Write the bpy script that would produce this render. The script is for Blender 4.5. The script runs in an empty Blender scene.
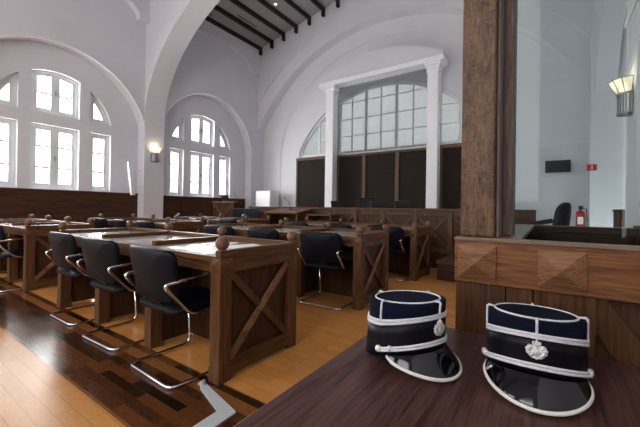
import bpy, math, random
from mathutils import Vector, Matrix
from mathutils.geometry import tessellate_polygon
PI = math.pi
R = math.radians
random.seed(4)
SC = bpy.context.scene
COL = SC.collection

# ------------------------------------------------------------------ camera
YAW, PITCH, ROLL = R(-34.784), R(0.2587), R(0.866)
fw = Vector((math.sin(YAW) * math.cos(PITCH), math.cos(YAW) * math.cos(PITCH), math.sin(PITCH)))
rt = Vector((math.cos(YAW), -math.sin(YAW), 0))
upv = rt.cross(fw)
r2 = math.cos(ROLL) * rt + math.sin(ROLL) * upv
u2 = -math.sin(ROLL) * rt + math.cos(ROLL) * upv
cd = bpy.data.cameras.new('camera')
cam = bpy.data.objects.new('camera', cd)
COL.objects.link(cam)
m = Matrix((r2, u2, -fw)).transposed().to_4x4()
m.translation = Vector((0, 0, 1.15))
cam.matrix_world = m
cd.sensor_width = 36
cd.lens = 330.8 / 640 * 36
cd.shift_x = (320 - 316.8) / 640
cd.shift_y = -(213.5 - 207.0) / 640
cd.clip_start = 0.02
SC.camera = cam

# ------------------------------------------------------------------ world, daylight, exposure
w = bpy.data.worlds.new('world')
SC.world = w
w.use_nodes = True
w.node_tree.nodes['Background'].inputs[0].default_value = (1.0, 0.99, 0.975, 1)
w.node_tree.nodes['Background'].inputs[1].default_value = 3.2
SC.view_settings.view_transform = 'Standard'
SC.view_settings.look = 'None'
SC.view_settings.exposure = 0.85
SC.view_settings.gamma = 1
SC.view_settings.use_curve_mapping = False


def area(name, loc, d, sx, sy, power, col=(1.0, 0.99, 0.97)):
    l = bpy.data.lights.new(name, 'AREA')
    l.shape = 'RECTANGLE'
    l.size, l.size_y = sx, sy
    l.energy = power
    l.color = col
    o = bpy.data.objects.new(name, l)
    COL.objects.link(o)
    o.location = loc
    o.rotation_euler = Vector(d).to_track_quat('-Z', 'Y').to_euler()
    return o


for yy, zz, sx, sy, pw in ((3.03, 2.35, 2.6, 1.6, 260), (3.03, 3.9, 1.8, 1.0, 130), (7.27, 2.3, 2.4, 1.6, 250), (7.27, 3.8, 1.7, 1.0, 120)):
    area('window_daylight', (-10.5, yy, zz), (1, 0, -0.12), sx, sy, pw)


# ------------------------------------------------------------------ materials
def newmat(name):
    mt = bpy.data.materials.new(name)
    mt.use_nodes = True
    nt = mt.node_tree
    return mt, nt, nt.nodes['Principled BSDF']


def N(nt, t, **k):
    n = nt.nodes.new(t)
    for a, b in k.items():
        setattr(n, a, b)
    return n


def plain(name, col, rough=0.5, metal=0.0, coat=0.0, noise=0.0, nscale=8, bump=0.0, spec=0.4):
    mt, nt, b = newmat(name)
    b.inputs['Base Color'].default_value = (*col, 1)
    b.inputs['Roughness'].default_value = rough
    b.inputs['Metallic'].default_value = metal
    b.inputs['Coat Weight'].default_value = coat
    b.inputs['Specular IOR Level'].default_value = spec
    if noise or bump:
        tc = N(nt, 'ShaderNodeTexCoord')
        n = N(nt, 'ShaderNodeTexNoise')
        n.inputs['Scale'].default_value = nscale
        n.inputs['Detail'].default_value = 5
        nt.links.new(tc.outputs['Object'], n.inputs['Vector'])
        if noise:
            cr = N(nt, 'ShaderNodeValToRGB')
            cr.color_ramp.elements[0].position = 0.3
            cr.color_ramp.elements[1].position = 0.7
            cr.color_ramp.elements[0].color = (*[c * (1 - noise) for c in col], 1)
            cr.color_ramp.elements[1].color = (*[min(1, c * (1 + noise)) for c in col], 1)
            nt.links.new(n.outputs['Fac'], cr.inputs['Fac'])
            nt.links.new(cr.outputs['Color'], b.inputs['Base Color'])
        if bump:
            bp = N(nt, 'ShaderNodeBump')
            bp.inputs['Strength'].default_value = bump
            bp.inputs['Distance'].default_value = 0.01
            nt.links.new(n.outputs['Fac'], bp.inputs['Height'])
            nt.links.new(bp.outputs['Normal'], b.inputs['Normal'])
    return mt


def wood(name, dark, light, axis='z', scale=14, stretch=9, rough=0.4, fleck=0.0, coat=0.0, spec=0.22):
    """oak-like grain running along one axis of the world"""
    mt, nt, b = newmat(name)
    tc = N(nt, 'ShaderNodeTexCoord')
    mp = N(nt, 'ShaderNodeMapping')
    s = [scale] * 3
    s['xyz'.index(axis)] = scale / stretch
    mp.inputs['Scale'].default_value = s
    nt.links.new(tc.outputs['Object'], mp.inputs['Vector'])
    n1 = N(nt, 'ShaderNodeTexNoise')
    n1.inputs['Scale'].default_value = 1.0
    n1.inputs['Detail'].default_value = 8
    n1.inputs['Roughness'].default_value = 0.65
    n1.inputs['Distortion'].default_value = 0.7
    nt.links.new(mp.outputs['Vector'], n1.inputs['Vector'])
    mp2 = N(nt, 'ShaderNodeMapping')
    s2 = [scale * 7] * 3
    s2['xyz'.index(axis)] = scale * 7 / (stretch * 2)
    mp2.inputs['Scale'].default_value = s2
    nt.links.new(tc.outputs['Object'], mp2.inputs['Vector'])
    n2 = N(nt, 'ShaderNodeTexNoise')
    n2.inputs['Scale'].default_value = 1.0
    n2.inputs['Detail'].default_value = 4
    nt.links.new(mp2.outputs['Vector'], n2.inputs['Vector'])
    mx = N(nt, 'ShaderNodeMath', operation='MULTIPLY_ADD')
    nt.links.new(n2.outputs['Fac'], mx.inputs[0])
    mx.inputs[1].default_value = 0.55
    a = N(nt, 'ShaderNodeMath', operation='MULTIPLY')
    nt.links.new(n1.outputs['Fac'], a.inputs[0])
    a.inputs[1].default_value = 0.55
    nt.links.new(a.outputs[0], mx.inputs[2])
    fac = mx.outputs[0]
    if fleck:
        mp3 = N(nt, 'ShaderNodeMapping')
        s3 = [60, 60, 60]
        s3['xyz'.index(axis)] = 150
        mp3.inputs['Scale'].default_value = s3
        nt.links.new(tc.outputs['Object'], mp3.inputs['Vector'])
        n3 = N(nt, 'ShaderNodeTexNoise')
        n3.inputs['Scale'].default_value = 1.0
        n3.inputs['Detail'].default_value = 3
        n3.inputs['Distortion'].default_value = 1.5
        nt.links.new(mp3.outputs['Vector'], n3.inputs['Vector'])
        m3 = N(nt, 'ShaderNodeMath', operation='MULTIPLY_ADD')
        nt.links.new(n3.outputs['Fac'], m3.inputs[0])
        m3.inputs[1].default_value = fleck
        s_ = N(nt, 'ShaderNodeMath', operation='SUBTRACT')
        nt.links.new(fac, s_.inputs[0])
        s_.inputs[1].default_value = fleck * 0.5
        nt.links.new(s_.outputs[0], m3.inputs[2])
        fac = m3.outputs[0]
    cr = N(nt, 'ShaderNodeValToRGB')
    cr.color_ramp.elements[0].position = 0.38
    cr.color_ramp.elements[1].position = 0.70
    cr.color_ramp.elements[0].color = (*dark, 1)
    cr.color_ramp.elements[1].color = (*light, 1)
    nt.links.new(fac, cr.inputs['Fac'])
    nt.links.new(cr.outputs['Color'], b.inputs['Base Color'])
    b.inputs['Roughness'].default_value = rough
    b.inputs['Coat Weight'].default_value = coat
    b.inputs['Coat Roughness'].default_value = 0.12
    b.inputs['Specular IOR Level'].default_value = spec
    bp = N(nt, 'ShaderNodeBump')
    bp.inputs['Strength'].default_value = 0.15
    bp.inputs['Distance'].default_value = 0.002
    nt.links.new(fac, bp.inputs['Height'])
    nt.links.new(bp.outputs['Normal'], b.inputs['Normal'])
    return mt


def planks(name, c1, c2, mortar, length, width, rough=0.22, var=0.35, msize=0.0025, rot=0.0):
    mt, nt, b = newmat(name)
    tc = N(nt, 'ShaderNodeTexCoord')
    mp = N(nt, 'ShaderNodeMapping')
    mp.inputs['Rotation'].default_value = (0, 0, rot)
    nt.links.new(tc.outputs['Object'], mp.inputs['Vector'])
    br = N(nt, 'ShaderNodeTexBrick')
    br.offset = 0.37
    br.inputs['Scale'].default_value = 1
    br.inputs['Brick Width'].default_value = length
    br.inputs['Row Height'].default_value = width
    br.inputs['Mortar Size'].default_value = msize
    br.inputs['Mortar Smooth'].default_value = 0.3
    br.inputs['Color1'].default_value = (*c1, 1)
    br.inputs['Color2'].default_value = (*c2, 1)
    br.inputs['Mortar'].default_value = (*mortar, 1)
    nt.links.new(mp.outputs['Vector'], br.inputs['Vector'])
    mp2 = N(nt, 'ShaderNodeMapping')
    mp2.inputs['Scale'].default_value = (3, 45, 3)
    mp2.inputs['Rotation'].default_value = (0, 0, rot)
    nt.links.new(tc.outputs['Object'], mp2.inputs['Vector'])
    n = N(nt, 'ShaderNodeTexNoise')
    n.inputs['Detail'].default_value = 6
    nt.links.new(mp2.outputs['Vector'], n.inputs['Vector'])
    mr = N(nt, 'ShaderNodeMapRange')
    mr.inputs['From Min'].default_value = 0.3
    mr.inputs['From Max'].default_value = 0.7
    mr.inputs['To Min'].default_value = 1 - var
    mr.inputs['To Max'].default_value = 1 + var * 0.6
    nt.links.new(n.outputs['Fac'], mr.inputs['Value'])
    mx = N(nt, 'ShaderNodeMix', data_type='RGBA', blend_type='MULTIPLY')
    mx.inputs[0].default_value = 1
    nt.links.new(br.outputs['Color'], mx.inputs[6])
    nt.links.new(mr.outputs[0], mx.inputs[7])
    nt.links.new(mx.outputs[2], b.inputs['Base Color'])
    n2 = N(nt, 'ShaderNodeTexNoise')
    n2.inputs['Scale'].default_value = 5
    n2.inputs['Detail'].default_value = 4
    nt.links.new(tc.outputs['Object'], n2.inputs['Vector'])
    m2 = N(nt, 'ShaderNodeMapRange')
    m2.inputs['To Min'].default_value = rough * 0.9
    m2.inputs['To Max'].default_value = rough * 1.12
    nt.links.new(n2.outputs['Fac'], m2.inputs['Value'])
    nt.links.new(m2.outputs[0], b.inputs['Roughness'])
    b.inputs['Specular IOR Level'].default_value = 0.3
    bp = N(nt, 'ShaderNodeBump')
    bp.inputs['Strength'].default_value = 0.04
    bp.inputs['Distance'].default_value = 0.003
    nt.links.new(n2.outputs['Fac'], bp.inputs['Height'])
    return mt


M = {}
M['wall'] = plain('wall_plaster', (0.655, 0.65, 0.69), 0.9, noise=0.03, nscale=1.5, bump=0.04)
M['trimw'] = plain('white_plaster', (0.72, 0.71, 0.72), 0.8, noise=0.02, nscale=3)
M['ceil'] = plain('ceiling_board', (0.34, 0.335, 0.345), 0.9, noise=0.05, nscale=2)
M['framew'] = plain('white_paint', (0.68, 0.69, 0.71), 0.4)
M['column'] = plain('column_paint', (0.84, 0.84, 0.87), 0.6, noise=0.02)
M['beam'] = wood('dark_beam_wood', (0.018, 0.009, 0.007), (0.05, 0.025, 0.018), 'y', 10, 10, 0.6)
M['wains'] = wood('wainscot_wood', (0.030, 0.012, 0.006), (0.085, 0.036, 0.017), 'y', 8, 8, 0.55)
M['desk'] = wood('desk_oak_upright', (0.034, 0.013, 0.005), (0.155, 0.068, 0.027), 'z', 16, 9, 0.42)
M['deskx'] = wood('desk_oak_across', (0.034, 0.013, 0.005), (0.155, 0.068, 0.027), 'x', 16, 9, 0.42)
M['desky'] = wood('desk_oak_deep', (0.034, 0.013, 0.005), (0.155, 0.068, 0.027), 'y', 16, 9, 0.42)
M['brace'] = wood('brace_oak', (0.085, 0.040, 0.019), (0.31, 0.165, 0.088), 'y', 16, 5, 0.42)
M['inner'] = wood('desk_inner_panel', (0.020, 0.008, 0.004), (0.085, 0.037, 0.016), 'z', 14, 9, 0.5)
M['ball'] = wood('turned_ball_wood', (0.07, 0.035, 0.02), (0.19, 0.10, 0.065), 'z', 22, 3, 0.35)
M['desktop'] = plain('desk_pale_sheen', (0.36, 0.33, 0.31), 0.25, coat=0.5, noise=0.08, nscale=12)  # pale base colour carries the windows' reflection on the desktops
M['dais'] = wood('dais_wood', (0.040, 0.019, 0.009), (0.135, 0.066, 0.031), 'z', 12, 8, 0.5)
M['step'] = wood('dark_step_wood', (0.020, 0.009, 0.006), (0.06, 0.026, 0.014), 'x', 12, 8, 0.4)
M['oak'] = wood('quarter_sawn_oak', (0.024, 0.011, 0.006), (0.155, 0.080, 0.040), 'z', 24, 4, 0.45, fleck=0.48)
M['oakdark'] = wood('dark_post_wood', (0.045, 0.030, 0.026), (0.18, 0.125, 0.105), 'z', 18, 7, 0.5)
M['rail'] = wood('rail_oak', (0.035, 0.012, 0.005), (0.22, 0.088, 0.032), 'x', 26, 9, 0.4)
M['boss'] = wood('boss_oak', (0.07, 0.028, 0.013), (0.24, 0.112, 0.050), 'x', 26, 7, 0.42)
M['ledge'] = wood('ledge_oak', (0.10, 0.06, 0.04), (0.25, 0.17, 0.12), 'x', 20, 9, 0.35)
M['board'] = wood('lower_board_wood', (0.020, 0.008, 0.004), (0.105, 0.042, 0.015), 'z', 20, 9, 0.4)
M['table'] = wood('dark_table_veneer', (0.016, 0.006, 0.005), (0.115, 0.052, 0.045), 'y', 26, 12, 0.35)
M['leather'] = plain('black_leather', (0.005, 0.005, 0.009), 0.45, spec=0.12, noise=0.2, nscale=60, bump=0.05)
M['rubber'] = plain('black_plastic', (0.012, 0.012, 0.013), 0.35)
M['chrome'] = plain('chrome', (0.86, 0.86, 0.88), 0.08, metal=1)
M['screen_fabric'] = plain('brown_louvre', (0.026, 0.018, 0.014), 0.7, spec=0.15)
M['louvre_frame'] = plain('brown_frame', (0.13, 0.078, 0.052), 0.6, spec=0.2)
M['metalgrey'] = plain('grey_metal', (0.35, 0.36, 0.38), 0.35, metal=0.7)
M['whitebox'] = plain('white_box', (0.75, 0.76, 0.78), 0.5)
M['navy'] = plain('navy_felt', (0.0035, 0.005, 0.014), 0.9, spec=0.08, noise=0.2, nscale=150, bump=0.05)
M['patent'] = plain('black_patent', (0.003, 0.003, 0.005), 0.08, spec=0.6)
M['velvet'] = plain('black_band', (0.003, 0.003, 0.006), 0.45, noise=0.3, nscale=60, spec=0.15)
M['braid'] = plain('white_braid', (0.62, 0.62, 0.66), 0.6, noise=0.12, nscale=300, bump=0.3)
M['silver'] = plain('silver_badge', (0.80, 0.80, 0.82), 0.3, metal=0.6, noise=0.25, nscale=150, bump=0.8)
M['rim'] = plain('visor_rim', (0.66, 0.64, 0.60), 0.35)
M['red'] = plain('red_paint', (0.50, 0.012, 0.015), 0.35)
M['signwhite'] = plain('sign_white', (0.8, 0.78, 0.74), 0.5)
M['monitor'] = plain('screen_dark', (0.004, 0.006, 0.014), 0.3, spec=0.2)
M['grey'] = plain('grey_plastic', (0.10, 0.10, 0.11), 0.5)
M['strip'] = plain('pale_grey_coating', (0.50, 0.51, 0.53), 0.45)
M['dark_floor'] = planks('walnut_planks', (0.007, 0.003, 0.002), (0.15, 0.050, 0.016), (0.10, 0.042, 0.016), 0.50, 0.068, 0.24, 0.6)
M['floor'] = planks('oak_parquet', (0.50, 0.200, 0.045), (0.60, 0.270, 0.075), (0.30, 0.12, 0.035), 0.50, 0.085, 0.30, 0.16, 0.0018)
M['floor_edge'] = planks('oak_border', (0.19, 0.070, 0.020), (0.25, 0.098, 0.030), (0.15, 0.06, 0.02), 0.9, 0.2, 0.25, 0.3)


def glassmat(name, tint, refl=0.06):
    mt = bpy.data.materials.new(name)
    mt.use_nodes = True
    nt = mt.node_tree
    nt.nodes.clear()
    o = N(nt, 'ShaderNodeOutputMaterial')
    t = N(nt, 'ShaderNodeBsdfTransparent')
    t.inputs[0].default_value = (*tint, 1)
    g = N(nt, 'ShaderNodeBsdfGlossy')
    g.inputs['Roughness'].default_value = 0.02
    x = N(nt, 'ShaderNodeMixShader')
    x.inputs[0].default_value = refl
    nt.links.new(t.outputs[0], x.inputs[1])
    nt.links.new(g.outputs[0], x.inputs[2])
    nt.links.new(x.outputs[0], o.inputs[0])
    return mt


M['pane'] = glassmat('window_glass', (0.97, 0.98, 0.98), 0.02)
M['dockglass'] = glassmat('dock_glass', (0.77, 0.83, 0.82), 0.012)


def sheer(name, see, dcol, tcol, tw):
    mt = bpy.data.materials.new(name)
    mt.use_nodes = True
    nt = mt.node_tree
    nt.nodes.clear()
    o = N(nt, 'ShaderNodeOutputMaterial')
    t = N(nt, 'ShaderNodeBsdfTransparent')
    d = N(nt, 'ShaderNodeBsdfDiffuse')
    d.inputs[0].default_value = (*dcol, 1)
    tr = N(nt, 'ShaderNodeBsdfTranslucent')
    tr.inputs[0].default_value = (*tcol, 1)
    a = N(nt, 'ShaderNodeMixShader')
    a.inputs[0].default_value = tw
    nt.links.new(d.outputs[0], a.inputs[1])
    nt.links.new(tr.outputs[0], a.inputs[2])
    x = N(nt, 'ShaderNodeMixShader')
    x.inputs[0].default_value = 1 - see
    nt.links.new(t.outputs[0], x.inputs[1])
    nt.links.new(a.outputs[0], x.inputs[2])
    nt.links.new(x.outputs[0], o.inputs[0])
    return mt


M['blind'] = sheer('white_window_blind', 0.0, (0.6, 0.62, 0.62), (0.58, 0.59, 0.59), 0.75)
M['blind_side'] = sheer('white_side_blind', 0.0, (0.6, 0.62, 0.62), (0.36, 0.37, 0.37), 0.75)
M['sheer'] = sheer('grey_sheer_screen', 0.62, (0.20, 0.215, 0.225), (0.3, 0.3, 0.3), 0.2)
M['frosted'] = sheer('frosted_lamp_glass', 0.3, (0.9, 0.85, 0.75), (0.95, 0.9, 0.78), 0.6)


def emit(name, col, s):
    mt, nt, b = newmat(name)
    b.inputs['Emission Color'].default_value = (*col, 1)
    b.inputs['Emission Strength'].default_value = s
    b.inputs['Base Color'].default_value = (*col, 1)
    return mt


M['bulb'] = emit('warm_bulb', (1.0, 0.80, 0.52), 2.5)


# ------------------------------------------------------------------ mesh helpers
class MB:
    def __init__(s):
        s.v, s.f, s.s = [], [], []

    def add(s, vs, fs, smooth=False):
        k = len(s.v)
        s.v += [tuple(p) for p in vs]
        s.f += [tuple(i + k for i in f) for f in fs]
        s.s += [smooth] * len(fs)
        return s

    def box(s, x0, x1, y0, y1, z0, z1, mat=None):
        vs = [Vector(p) for p in ((x0, y0, z0), (x1, y0, z0), (x1, y1, z0), (x0, y1, z0), (x0, y0, z1), (x1, y0, z1), (x1, y1, z1), (x0, y1, z1))]
        if mat:
            vs = [mat @ p for p in vs]
        return s.add(vs, ((0, 3, 2, 1), (4, 5, 6, 7), (0, 1, 5, 4), (1, 2, 6, 5), (2, 3, 7, 6), (3, 0, 4, 7)))

    def bar(s, a, b, wd, th, nrm):
        """rectangular bar from a to b, width wd in the plane, thickness th along nrm"""
        a, b, n = Vector(a), Vector(b), Vector(nrm).normalized()
        d = (b - a).normalized()
        q = d.cross(n).normalized() * wd / 2
        t = n * th / 2
        vs = [a - q - t, a + q - t, a + q + t, a - q + t, b - q - t, b + q - t, b + q + t, b - q + t]
        return s.add(vs, ((0, 1, 2, 3), (7, 6, 5, 4), (0, 4, 5, 1), (1, 5, 6, 2), (2, 6, 7, 3), (3, 7, 4, 0)))

    def tube(s, pts, r, n=10, closed=False):
        P = [Vector(p) for p in pts]
        L = len(P)
        rings = []
        prev = None
        for i, p in enumerate(P):
            if closed:
                d = P[(i + 1) % L] - P[i - 1]
            else:
                d = P[min(i + 1, L - 1)] - P[max(i - 1, 0)]
            d.normalize()
            if prev is None:
                a = Vector((0, 0, 1)) if abs(d.z) < 0.9 else Vector((1, 0, 0))
                e = d.cross(a).normalized()
            else:
                e = (prev - d * prev.dot(d)).normalized()
            prev = e
            g = d.cross(e)
            rr = r[i] if isinstance(r, (list, tuple)) else r
            rings.append([p + rr * (math.cos(2 * PI * k / n) * e + math.sin(2 * PI * k / n) * g) for k in range(n)])
        vs = [q for rg in rings for q in rg]
        fs = []
        for i in range(L if closed else L - 1):
            j = (i + 1) % L
            for k in range(n):
                fs.append((i * n + k, i * n + (k + 1) % n, j * n + (k + 1) % n, j * n + k))
        if not closed:
            fs.append(tuple(range(n))[::-1])
            fs.append(tuple((L - 1) * n + k for k in range(n)))
        return s.add(vs, fs, True)

    def lathe(s, prof, cx=0, cy=0, n=20, sx=1.0, sy=1.0, a0=0.0, a1=2 * PI):
        full = abs(a1 - a0 - 2 * PI) < 1e-6
        cnt = n if full else n + 1
        vs = []
        for r, z in prof:
            for k in range(cnt):
                t = a0 + (a1 - a0) * k / n
                vs.append((cx + r * sx * math.cos(t), cy + r * sy * math.sin(t), z))
        fs = []
        for i in range(len(prof) - 1):
            for k in range(n if full else n):
                k2 = (k + 1) % cnt
                fs.append((i * cnt + k, i * cnt + k2, (i + 1) * cnt + k2, (i + 1) * cnt + k))
        return s.add(vs, fs, True)

    def plate(s, loops, axis, p0, p1):
        """polygon with holes, loops = [[(a,b)...]...]; axis x: (a,b)=(y,z); y: (x,z); z: (x,y); from p0 to p1"""
        tri = tessellate_polygon([[Vector((a, b, 0)) for a, b in lp] for lp in loops])
        flat = [q for lp in loops for q in lp]

        def P(q, c):
            return {'x': (c, q[0], q[1]), 'y': (q[0], c, q[1]), 'z': (q[0], q[1], c)}[axis]
        n = len(flat)
        vs = [P(q, p0) for q in flat] + [P(q, p1) for q in flat]
        fs = [tuple(t) for t in tri] + [tuple(i + n for i in t[::-1]) for t in tri]
        k = 0
        for lp in loops:
            c = len(lp)
            for i in range(c):
                j = (i + 1) % c
                fs.append((k + i, k + j, k + j + n, k + i + n))
            k += c
        return s.add(vs, fs)

    def build(s, name, mat, parent=None, bevel=0.0, sub=0, recalc=True):
        me = bpy.data.meshes.new(name)
        me.from_pydata(s.v, [], s.f)
        me.polygons.foreach_set('use_smooth', s.s)
        me.update()
        if recalc:
            import bmesh
            bm = bmesh.new()
            bm.from_mesh(me)
            bmesh.ops.recalc_face_normals(bm, faces=bm.faces)
            bm.to_mesh(me)
            bm.free()
        me.materials.append(mat)
        o = bpy.data.objects.new(name, me)
        COL.objects.link(o)
        if parent:
            o.parent = parent
        if bevel:
            b = o.modifiers.new('bevel', 'BEVEL')
            b.width = bevel
            b.segments = 2
            b.limit_method = 'ANGLE'
        if sub:
            q = o.modifiers.new('sub', 'SUBSURF')
            q.levels = q.render_levels = sub
        return o


def tag(o, label=None, cat=None, group=None, kind=None):
    if label:
        o['label'] = label
    if cat:
        o['category'] = cat
    if group:
        o['group'] = group
    if kind:
        o['kind'] = kind
    return o


def empty(name, loc, rz=0, **k):
    o = bpy.data.objects.new(name, None)
    COL.objects.link(o)
    o.location = loc
    o.rotation_euler.z = rz
    return tag(o, **k)


def dup(root, loc, rz, label):
    r = root.copy()
    COL.objects.link(r)
    r.location = loc
    r.rotation_euler.z = rz
    r['label'] = label
    for ch in list(root.children):
        c = ch.copy()
        COL.objects.link(c)
        c.parent = r
        for g in list(ch.children):
            d = g.copy()
            COL.objects.link(d)
            d.parent = c
    return r


def arc(cx, cz, r, a0, a1, n=32, rz=None):
    rz = r if rz is None else rz
    return [(cx + r * math.cos(R(a0 + (a1 - a0) * i / n)), cz + rz * math.sin(R(a0 + (a1 - a0) * i / n))) for i in range(n + 1)]


def smooth_path(pts, rad, n=6):
    """round the inner corners of a polyline"""
    P = [Vector(p) for p in pts]
    out = [P[0]]
    for i in range(1, len(P) - 1):
        a = (P[i - 1] - P[i])
        b = (P[i + 1] - P[i])
        r = min(rad, a.length * .49, b.length * .49)
        A = P[i] + a.normalized() * r
        B = P[i] + b.normalized() * r
        for k in range(n + 1):
            t = k / n
            out.append((1 - t) ** 2 * A + 2 * t * (1 - t) * P[i] + t * t * B)
    out.append(P[-1])
    return out


def structure(name, mb, mat, bevel=0.0, parent=None):
    o = mb.build(name, mat, parent, bevel)
    if not parent:
        o['kind'] = 'structure'
    return o


# ------------------------------------------------------------------ floor
YB = (-3.0, 0.875, 1.235, 1.285, 1.385)
XW, XE = -10.0, 0.84
structure('floor', MB().box(XW, XE, -3, 0.862, -0.08, 0), M['floor'])
structure('trim_1', MB().box(XW, XE, 0.862, 0.880, -0.08, 0.0005), M['floor_edge'])
structure('floor', MB().box(XW, XE, 0.880, 1.29, -0.08, 0), M['dark_floor'])
structure('trim_2', MB().box(XW, XE, 1.29, 1.375, -0.08, 0), M['floor_edge'])
structure('floor', MB().box(XW, XE, 1.375, 1.437, -0.08, 0), M['dark_floor'])
structure('floor', MB().box(XW, XE, 1.437, 10.0, -0.08, 0), M['floor'])

# ------------------------------------------------------------------ left wall with two bays of windows
L = XW
bays = [(3.03, 3.17, 1.265), (7.27, 3.10, 1.265)]   # centre y, circle centre z, radius
SILL, TRZ0, TRZ1 = 1.54, 3.09, 3.37


def opening(cy, zc, r, spec, t=0.0):
    """spec = (y offset a, y offset b, sill, head or None for the arch); inset by t"""
    a, b, c, h = spec
    a, b, c, r = a + t, b - t, c + t, r - t
    if h is not None:
        return [(cy + a, c), (cy + b, c), (cy + b, h - t), (cy + a, h - t)]
    lim = math.sqrt(r * r - (c - zc) ** 2) - .004
    a, b = max(a, -lim), min(b, lim)
    return [(cy + a, c), (cy + b, c)] + [(cy + d, zc + math.sqrt(r * r - d * d)) for d in [b - (b - a) * i / 12 for i in range(13)]]


def bay_specs(cy):
    dz = 0 if cy < 5 else -0.04
    a, b, c = SILL + dz, TRZ0 + dz, TRZ1 + dz
    return [(-.49, .49, a, b), (.73, 1.25, a, b), (-1.25, -.73, a, b), (-.49, .49, c, None), (.73, 1.25, c, None), (-1.25, -.73, c, None)]


def bay_openings(cy, zc, r):
    return [opening(cy, zc, r, q) for q in bay_specs(cy)]


ops = [bay_openings(*b) for b in bays]
mb = MB().plate([[(-3, 0), (10.0, 0), (10.0, 8.6), (-3, 8.6)]] + ops[0] + ops[1], 'x', L, L - 0.32)
structure('wall_left', mb, M['wall'])

win_no = 0
for (cy, zc, r), holes in zip(bays, ops):
    for hi, lp in enumerate(holes):
        win_no += 1
        # outer frame: scaled-in copy of the opening
        cyy = sum(p[0] for p in lp) / len(lp)
        ys = [p[0] for p in lp]
        zs = [p[1] for p in lp]
        y0, y1, z0, z1 = min(ys), max(ys), min(zs), max(zs)
        t = 0.055

        sp = bay_specs(cy)[hi]
        loop, inn = lp, opening(cy, zc, r, sp, t)
        f = MB().plate([loop, inn], 'x', L - 0.10, L - 0.18).build('window_%d' % win_no, M['framew'])
        f['kind'] = 'structure'
        inn2 = opening(cy, zc, r, sp, t + 0.075)
        MB().plate([inn, inn2], 'x', L - 0.115, L - 0.165).build('sash', M['framew'], f)
        mb = MB()
        wide = (y1 - y0) > .8
        if wide:
            ztop = z1 - 0.02 if hi == 3 else z1
            MB().box(L - 0.165, L - 0.105, cy - .09, cy + .09, z0 + t, ztop - t).build('mullion', M['framew'], f)
            hb = MB()
            hb.box(L - .10, L - .075, cy - .012, cy + .012, z0 + .45 * (z1 - z0), z0 + .45 * (z1 - z0) + .12)
            hb.box(L - .085, L - .07, cy - .012, cy + .09, z0 + .45 * (z1 - z0) + .05, z0 + .45 * (z1 - z0) + .07)
            hb.build('handle', M['metalgrey'], f)
        rows = [z0 + (z1 - z0) * k / 3 for k in (1, 2)] if hi < 3 else ([z0 + .47 * (z1 - z0)] if hi == 3 else [])
        for zz in rows:
            mb.box(L - .15, L - .125, y0 + .1, y1 - .1, zz - .024, zz + .024)
        if rows:
            mb.build('glazing_bar', M['framew'], f)
        MB().plate([inn], 'x', L - 0.139, L - 0.143).build('pane', M['pane'], f)

# outer layer with blind arches, stepping forward of the windows' wall
front = -9.65
outer = [(-3, 0), (.9, 0)] + arc(3.0, 2.94, 2.1, 180, 0, 40) + [(5.1, 0), (5.47, 0)] + arc(7.38, 3.15, 1.9, 180, 0, 40) + [(9.28, 0), (10.0, 0), (10.0, 7.6), (-3, 7.6)]
structure('wall_left', MB().plate([outer], 'x', L, front), M['wall'])
for cy_, cz_, rr_ in ((3.0, 2.94, 2.1), (7.38, 3.15, 1.9)):
    rim_ = [(front, a, b) for a, b in arc(cy_, cz_, rr_ + .01, 180, 0, 48)]
    structure('trim_6', MB().tube(rim_, 0.035, 8), M['trimw'])
# unseen wall behind the camera, put in to cut sky light; tall windows assumed
lo = [(-10, 0), (.8, 0), (.8, 8.9), (-10, 8.9)]
hs = [[(a, 1.3), (a + 2.2, 1.3), (a + 2.2, 5.2), (a, 5.2)] for a in (-8.9, -5.6, -2.3)]
structure('wall_front', MB().plate([lo] + hs, 'y', -3.2, -3.0), M['wall'])

# big shallow wall arch under the ceiling in each bay
for c, hw_ in ((3.0, 1.75), (7.45, 1.62)):
    ea, eb = (c - 2.0, c + 2.05) if c < 5 else (5.6, 9.62)
    lo = [(ea, 7.75), (ea, 6.42), (c - hw_, 6.42)] + [(c - hw_ * math.cos(R(a)), 6.47 + .62 * math.sin(R(a))) for a in range(4, 177, 4)] + [(c + hw_, 6.42), (eb, 6.42), (eb, 7.75)]
    structure('trim_3', MB().plate([lo], 'x', front, front + (.2 if c < 5 else .15)), M['wall'])

# ------------------------------------------------------------------ transverse arch and piers
PX = -9.615
cxn, hwn = (PX + XE - .03) / 2, (XE - .03 - PX) / 2
lo = [(-10.0, 0), (PX, 0)] + arc(cxn, 3.66, hwn, 180, 0, 64, 3.4) + [(XE - .03, 0), (XE + .6, 0), (XE + .6, 9), (-10.0, 9)]
structure('wall_arch', MB().plate([lo], 'y', 5.02, 5.62), M['wall'])
mb = MB().box(-9.9, PX + .03, 4.99, 5.65, 3.58, 3.64)
structure('trim_4', mb, M['trimw'], 0.008)
structure('trim_5', MB().box(XE - .05, XE + .2, 4.98, 5.68, 3.50, 3.58), M['trimw'], 0.008)

# ------------------------------------------------------------------ right wall with arched recess
lo = [(-3, 0), (5.40, 0)] + arc(7.35, 3.3, 1.95, 180, 0, 40) + [(9.30, 0), (10.0, 0), (10.0, 8.6), (-3, 8.6)]
structure('wall_right', MB().plate([lo], 'x', XE, XE + .35), M['wall'])
structure('wall_right', MB().box(XE + .75, XE + .9, 4.5, 10.0, 0, 8.6), M['wall'])
structure('wall_right', MB().box(.765, XE + .8, 9.25, 9.4, 0, 5.5), M['wall'])

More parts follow.
